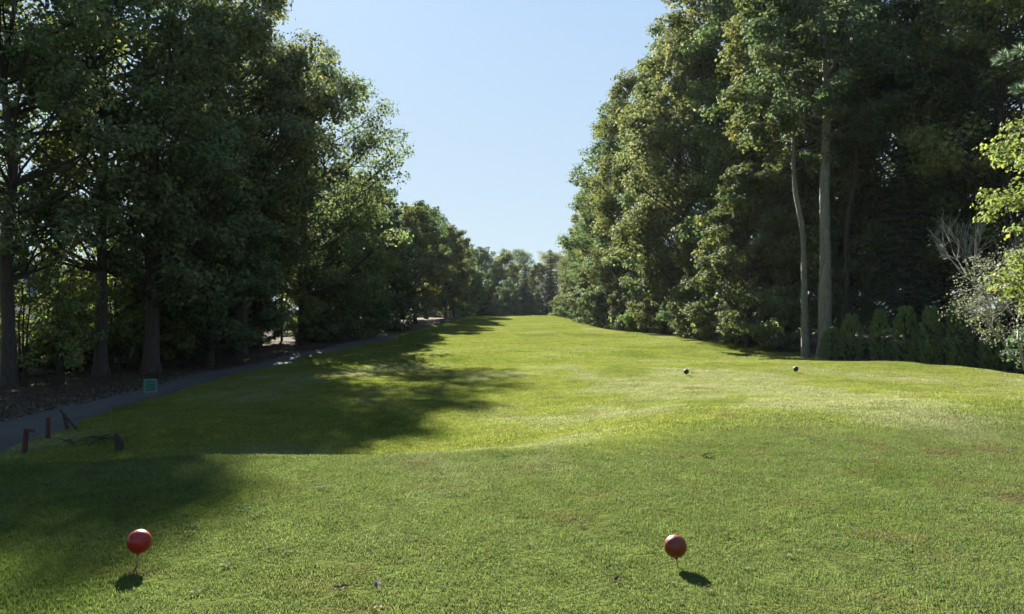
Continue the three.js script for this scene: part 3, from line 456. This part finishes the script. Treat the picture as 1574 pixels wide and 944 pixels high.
// pine reaching in from outside the right edge
{
  const r = rngOf(303), t = thing('pine_tree', 'pine standing outside the right edge with one long-needled bough in view', 'tree', 13.4, height(13.4, 16.5), 16.5);
  const w = { p: [], n: [], uv: [], i: [] }; tube([V(0, -0.2, 0), V(0.1, 6, 0), V(0, 12.5, 0)], [0.2, 0.15, 0.03], 8, w); mesh('trunk', geoOf(w), BARK_DARK, t);
  const a = V(), n = V(), p = V();
  [[5.6, 3.142, 2.2], [6.5, 3.0, 3.1], [7.4, 3.35, 2.9], [8.4, 2.8, 2.4], [9.6, 3.3, 2.0], [6.2, 0.5, 2.8], [7.3, 1.4, 2.6], [8.2, -0.8, 2.5], [10.4, 0.3, 1.6], [11.2, 3.4, 1.2]].forEach(([y, an, len]) => {
    const o = { p: [], n: [], uv: [], i: [] }, f = { p: [], n: [], c: [], i: [] }, at = (s) => V(Math.cos(an) * len * s, y + len * (0.3 * s - 0.42 * s * s), Math.sin(an) * len * s);
    tube([at(0), at(.5), at(1)], [0.05, 0.03, 0.01], 5, o);
    for (let k = 0; k < 16; k++) {
      const s = 0.35 + .65 * (k + r()) / 16, c = at(s), sd = (k % 2 ? 1 : -1) * (1.1 - s) * .75, e = V(c.x - Math.sin(an) * sd + Math.cos(an) * .25, c.y + .12, c.z + Math.cos(an) * sd + Math.sin(an) * .25);
      tube([c, e], [0.012, 0.006], 3, o);
      for (let q = 0; q < 60; q++) { a.set(r() - .5, r() - .55, r() - .5).normalize().multiplyScalar(.9).add(e.clone().sub(c).normalize()).normalize(); p.copy(c).lerp(e, .4 + .6 * r()).addScaledVector(a, .09); n.set(r() - .5, r() - .5, r() - .5); n.addScaledVector(a, -n.dot(a)).normalize(); const m = .8 + .5 * r(); leaf(f, p, a, n, .2, .008, [0.10 * m, 0.15 * m, 0.085 * m]); }
    }
    const b = mesh('bough', geoOf(o), BARK_DARK, t); mesh('needles', geoOf(f), NEEDLE, b);
  });
}

// ------------------------------------------------------------------ houses glimpsed behind the left trees
function box(w, h, d, x, y, z) { const g = new THREE.BoxGeometry(w, h, d); g.translate(x, y, z); return g; }
const SIDING = new THREE.MeshStandardMaterial({ color: rgb(0.62, 0.61, 0.62), roughness: 0.9, map: grainTexture(256, 6, 0.25, 51, 0.5) });
const ROOF = new THREE.MeshStandardMaterial({ color: rgb(0.16, 0.16, 0.175), roughness: 0.95, map: grainTexture(256, 12, 0.5, 52, 1) });
const WHITE = new THREE.MeshStandardMaterial({ color: rgb(0.78, 0.78, 0.76), roughness: 0.6 }), GLASS = new THREE.MeshStandardMaterial({ color: rgb(0.03, 0.035, 0.04), roughness: 0.08 });
function house(label, x, d, w, turn) {
  const t = thing('house', label, 'house', x, height(x, d), d, null); t.rotation.y = turn; const D = 8, hw = 3.0;
  mesh('wall', box(w, hw + .3, D, 0, hw / 2 - .15, 0), SIDING, t);
  const s = new THREE.Shape(); s.moveTo(-D / 2 - .5, 0); s.lineTo(0, 2.3); s.lineTo(D / 2 + .5, 0); s.lineTo(D / 2 + .5, .18); s.lineTo(0, 2.5); s.lineTo(-D / 2 - .5, .18); s.closePath();
  const rg = new THREE.ExtrudeGeometry(s, { depth: w + .8, bevelEnabled: false }); rg.rotateY(Math.PI / 2); rg.translate(-(w + .8) / 2, hw - .1, 0); mesh('roof', rg, ROOF, t);
  const ga = new THREE.Shape(); ga.moveTo(-D / 2, 0); ga.lineTo(0, 2.2); ga.lineTo(D / 2, 0); ga.closePath();
  for (const sx of [-1, 1]) { const gg = new THREE.ExtrudeGeometry(ga, { depth: .2, bevelEnabled: false }); gg.rotateY(Math.PI / 2); gg.translate(sx * (w / 2 - .12) - .1, hw - .02, 0); mesh('gable', gg, SIDING, t); }
  for (let k = 0; k < 3; k++) { const wx = -w * .34 + k * w * .34, win = mesh('window', box(1.5, 1.3, .08, wx, 1.6, D / 2 + .03), WHITE, t); for (const a of [-.36, .36]) mesh('pane', box(.62, 1.1, .02, wx + a, 1.6, D / 2 + .085), GLASS, win); }
  const dr = mesh('door', box(1, 2.1, .1, w * .17, 1.0, D / 2 + .05), WHITE, t); const kn = new THREE.SphereGeometry(.05, 8, 6); kn.translate(w * .17 + .38, 1.0, D / 2 + .12); mesh('handle', kn, ROOF, dr);
}
house('pale grey house glimpsed behind trunks above the green sign', -36, 66, 17, 0.5);
house('pale house glimpsed at the far left edge through saplings', -41, 53, 12, 0.8);

// ------------------------------------------------------------------ tee markers, sign, stakes
const SCUFF = grainTexture(256, 7, 0.45, 71, 1);
const PLASTIC_RED = new THREE.MeshPhysicalMaterial({ map: SCUFF, roughnessMap: SCUFF, color: rgb(0.26, 0.016, 0.010), roughness: 0.5, specularIntensity: 0.3, clearcoat: 0.28, clearcoatRoughness: 0.1 });
const PLASTIC_BROWN = new THREE.MeshPhysicalMaterial({ map: SCUFF, roughnessMap: SCUFF, color: rgb(0.175, 0.034, 0.013), roughness: 0.55, specularIntensity: 0.3, clearcoat: 0.25, clearcoatRoughness: 0.12 });
const PLASTIC_BLACK = new THREE.MeshPhysicalMaterial({ color: rgb(0.012, 0.013, 0.012), roughness: 0.7 });
const STEEL = new THREE.MeshStandardMaterial({ color: rgb(0.22, 0.2, 0.16), roughness: 0.5, metalness: 0.7 });
function teeMarker(label, x, d, lift, mat, tilt, group, R = 0.074) {
  const t = thing('tee_marker', label, 'tee marker', x, height(x, d), d, group); t.rotation.z = tilt;
  const prof = []; for (let k = 0; k <= 40; k++) { const a = -Math.PI / 2 + Math.PI * k / 40; let rr = R * Math.cos(a), y = R * Math.sin(a); if (Math.abs(a) < 0.05) rr *= 0.985; prof.push(new THREE.Vector2(Math.max(0, rr), y + lift + R)); }
  const b = mesh('ball', new THREE.LatheGeometry(prof, 40), mat, t);
  const co = new THREE.LatheGeometry([[0.0, -.003], [.008, -.003], [.009, .004], [.007, .012], [0, .012]].map(([a, y]) => new THREE.Vector2(a, y + lift - .008)), 14); mesh('collar', co, mat, b);
  const sp = new THREE.LatheGeometry([[0, -.11], [.0042, -.07], [.0045, lift + .01], [0, lift + .01]].map(([a, y]) => new THREE.Vector2(a, y)), 10); mesh('spike', sp, STEEL, t);
}
teeMarker('bright red ball tee marker on the left of the near tee', -2.36, 5.06, 0.085, PLASTIC_RED, -0.10, 'near tee markers');
teeMarker('brownish red ball tee marker on the right of the near tee', 1.04, 5.06, 0.06, PLASTIC_BROWN, 0.09, 'near tee markers', 0.071);
teeMarker('dark ball tee marker on the forward tee, nearer the fairway', 5.9, 27.2, 0.05, PLASTIC_BLACK, 0, 'forward tee markers', 0.09);
teeMarker('dark ball tee marker on the forward tee, nearer the evergreens', 9.75, 27.6, 0.05, PLASTIC_BLACK, 0, 'forward tee markers', 0.09);

// sign
{
  const x = -10.35, d = 23.0, t = thing('green_sign', 'small green board sign with pale border on a reddish post', 'sign', x, height(x, d), d);
  t.rotation.y = 0.28; t.scale.setScalar(0.82);
  const W = 0.40, H = 0.43, cv = document.createElement('canvas'); cv.width = 256; cv.height = 276; const c = cv.getContext('2d');
  c.fillStyle = '#0f5a49'; c.fillRect(0, 0, 256, 276);
  c.fillStyle = '#083a2f'; c.fillRect(20, 24, 200, 26);
  c.strokeStyle = '#083a2f'; c.lineWidth = 34; c.lineCap = 'butt'; c.lineJoin = 'round';
  c.beginPath(); c.moveTo(222, 108); c.lineTo(74, 116); c.lineTo(60, 160); c.lineTo(206, 164); c.lineTo(212, 232); c.lineTo(44, 236); c.stroke();
  const tx = new THREE.CanvasTexture(cv); tx.colorSpace = THREE.SRGBColorSpace;
  const P = new THREE.MeshStandardMaterial({ map: tx, roughness: 0.5 }), G = new THREE.MeshStandardMaterial({ color: rgb(0.02, 0.12, 0.09), roughness: 0.5 }), F = new THREE.MeshStandardMaterial({ color: rgb(0.075, 0.15, 0.125), roughness: 0.6 }), RED = new THREE.MeshStandardMaterial({ color: rgb(0.20, 0.045, 0.03), roughness: 0.8 });
  const b = mesh('board', box(W, H, .02, 0, .56, 0), G, t); const fc = new THREE.PlaneGeometry(W - .03, H - .03); fc.translate(0, .56, .0125); mesh('face', fc, P, b);
  for (const s of [-1, 1]) { mesh('border', box(.034, H + .03, .03, s * (W / 2), .56, .003), F, b); mesh('border', box(W - .034, .034, .028, 0, .56 + s * H / 2, .003), F, b); }
  mesh('post', box(.07, .62, .045, 0, .22, -.036), RED, t);
}
// red stakes by the path
const STAKE = new THREE.MeshStandardMaterial({ color: rgb(0.075, 0.022, 0.018), roughness: 0.9, map: grainTexture(64, 4, 0.6, 61, 3) });
function stakeGeo(w, h) { const g = new THREE.CylinderGeometry(w * .62, w * .7, h, 4, 3); g.rotateY(Math.PI / 4); g.translate(0, h / 2 - .1, 0); return g; }
{
  const a = thing('red_stake', 'red stake with a short crossbar, nearest the tee edge on the left', 'stake', -8.55, height(-8.55, 14.1), 14.1, 'red stakes beside the path');
  mesh('post', stakeGeo(.07, .54), STAKE, a); mesh('crossbar', box(.18, .05, .04, .07, .415, .03), STAKE, a); a.rotation.z = -.08;
  const b = thing('red_stake', 'plain upright red stake, middle one of three by the path', 'stake', -9.0, height(-9.0, 15.6), 15.6, 'red stakes beside the path'); mesh('post', stakeGeo(.065, .52), STAKE, b);
  const c = thing('red_stake', 'red stake tilted over a dark leaning stick, farthest of three', 'stake', -9.4, height(-9.4, 17.0), 17.0, 'red stakes beside the path'); mesh('post', stakeGeo(.065, .45), STAKE, c); c.rotation.z = 0.2;
  const w = { p: [], n: [], uv: [], i: [] }; tube([V(-.22, .42, 0), V(-.02, .22, .03), V(.16, -.02, 0)], [.022, .026, .024], 6, w);
  const s = thing('stick', 'dark stick leaning beside the farthest red stake', 'stick', -9.22, height(-9.2, 16.8), 16.8); mesh('wood', geoOf(w), BARK_DARK, s);
}
// broken branch heap on the grass below the tee edge
{
  const r = rngOf(404), t = thing('brush_heap', 'heap of grey broken twigs on the shaded grass below the tee', 'brush', -7.6, height(-7.6, 14.9), 14.9);
  for (let k = 0; k < 16; k++) { const w = { p: [], n: [], uv: [], i: [] }, x = (r() - .5) * 1.1, z = (r() - .5) * .6, a = r() * 6.28, l = .1 + .2 * r(); tube([V(x - Math.cos(a) * l, .01 + .04 * r(), z - Math.sin(a) * l), V(x, .05 + .1 * r(), z), V(x + Math.cos(a) * l, .02 + .16 * r(), z + Math.sin(a) * l)], [.006, .012, .008], 5, w); mesh('twig', geoOf(w), k % 5 ? BARK_DARK : BARK_GREY, t); }
}
{
  const r = rngOf(405), t = thing('broken_stump', 'short pale broken stump at the right end of the twig heap', 'stump', -6.95, height(-6.95, 14.2), 14.2);
  const w = { p: [], n: [], uv: [], i: [] }; tube([V(0, -.1, 0), V(.02, .12, 0), V(-.03, .24, 0), V(-.05, .3, 0)], [.075, .06, .05, .02], 9, w, .3, 4); mesh('wood', geoOf(w), BARK_DARK, t);
}
// ------------------------------------------------------------------ fallen leaves
const DRY = new THREE.MeshPhysicalMaterial({ vertexColors: true, roughness: 0.95, specularIntensity: 0.2, transmission: 0.25, side: THREE.DoubleSide });
function dryLeaf(seed, s, col) {
  const r = rngOf(seed), p = [], n = [], c = [], ind = [], N = 14;
  p.push(0, .006 * s / .06, 0); n.push(0, 1, 0); c.push(...col);
  for (let k = 0; k < N; k++) { const a = k / N * 6.283, rad = s * (.55 + .22 * Math.cos(2 * a) + .2 * Math.cos(5 * a + seed) + .1 * (r() - .5)), m = .8 + .4 * r(); p.push(Math.cos(a) * rad, s * (.12 + .28 * r() * Math.abs(Math.sin(a))), Math.sin(a) * rad * .75); n.push(0, 1, 0); c.push(col[0] * m, col[1] * m, col[2] * m); }
  for (let k = 0; k < N; k++) ind.push(0, 1 + (k + 1) % N, 1 + k);
  const g = geoOf({ p, n, c, i: ind }); g.computeVertexNormals(); return g;
}
const dryGeos = [[0.085, 0.06, 0.035], [0.12, 0.10, 0.07], [0.05, 0.032, 0.02], [0.15, 0.135, 0.10]].map((c, i) => dryLeaf(500 + i, 0.05, c));
[[-1.67, 7.25, 3, 1.2, 'curled pale leaf on the tee left of centre'], [-0.78, 4.68, 1, 1.3, 'tan leaf lying in the near grass below centre'], [-0.98, 4.62, 0, 1.2, 'tan leaf close to the bottom edge, left of another'], [2.15, 8.9, 2, 1.8, 'brown curled leaf on the tee beyond the right ball'], [2.22, 8.95, 0, 1.3, 'small tan leaf touching the brown curled leaf'], [-0.7, 7.9, 3, .8, 'tiny pale leaf on the tee near its far edge'], [-2.3, 5.75, 1, 1.0, 'grey-brown leaf beyond the bright red ball'], [-0.72, 4.3, 3, .9, 'whitish leaf scrap at the bottom edge'], [.62, 4.75, 2, .8, 'reddish brown leaf scrap right of centre'], [3.9, 9.6, 3, .8, 'pale leaf scrap on the right grass'], [6.2, 9.4, 3, 1.1, 'pale curled leaf near the right edge of the tee'], [6.25, 27.9, 2, 1.6, 'dark leaf beyond the left forward marker'], [-4.2, 5.9, 1, 1.1, 'pale leaf in the left tree shadow'], [2.5, 5.1, 0, .9, 'small tan leaf right of the brownish ball']].forEach(([x, d, k, s, label], i) => {
  const m = mesh('fallen_leaf', dryGeos[k], DRY); m.position.set(x, height(x, d) + .022, -d); m.rotation.set((i % 3 - 1) * .2, i * 1.7, (i % 2) * .3); m.scale.setScalar(s); tag(m, label, 'leaf', 'fallen leaves on the tee');
});
// woodland litter
{
  const r = rngOf(601), ms = [], cs = [], g = { p: [], n: [], c: [], i: [] }; leaf(g, V(0, 0, 0), V(1, 0, 0), V(0, 1, 0), .08, .05, [1, 1, 1]);
  const e = new THREE.Euler(), q = new THREE.Quaternion(), M = new THREE.Matrix4(), S = V();
  for (let k = 0; k < 16000; k++) { const left = k % 3, d = left ? 12 + 60 * r() * r() : 34 + 60 * r(), x = left ? pathX(d) - pathW(d) + .6 - 8 * r() * r() : rightX(d) - .8 + 6 * r(); e.set((r() - .5) * 1.1, r() * 6.28, (r() - .5) * 1.1); q.setFromEuler(e); const s = .6 + .8 * r(); M.compose(V(x, height(x, d) + .075, -d), q, S.set(s, s, s)); ms.push(M.clone()); const u = r(), m = .7 + .6 * r(); cs.push(u < .65 ? [.06 * m, .040 * m, .026 * m] : u < .95 ? [.10 * m, .07 * m, .042 * m] : [.18 * m, .14 * m, .09 * m]); }
  const im = new THREE.InstancedMesh(geoOf(g), DRY, ms.length); im.name = 'leaf_litter'; im.castShadow = im.receiveShadow = true; ms.forEach((m, i) => { im.setMatrixAt(i, m); im.setColorAt(i, rgb(...cs[i])); }); scene.add(im); tag(im, 'dry brown leaves scattered along the woodland edges', 'leaf litter', null, 'stuff');
}
renderer.render(scene, camera);
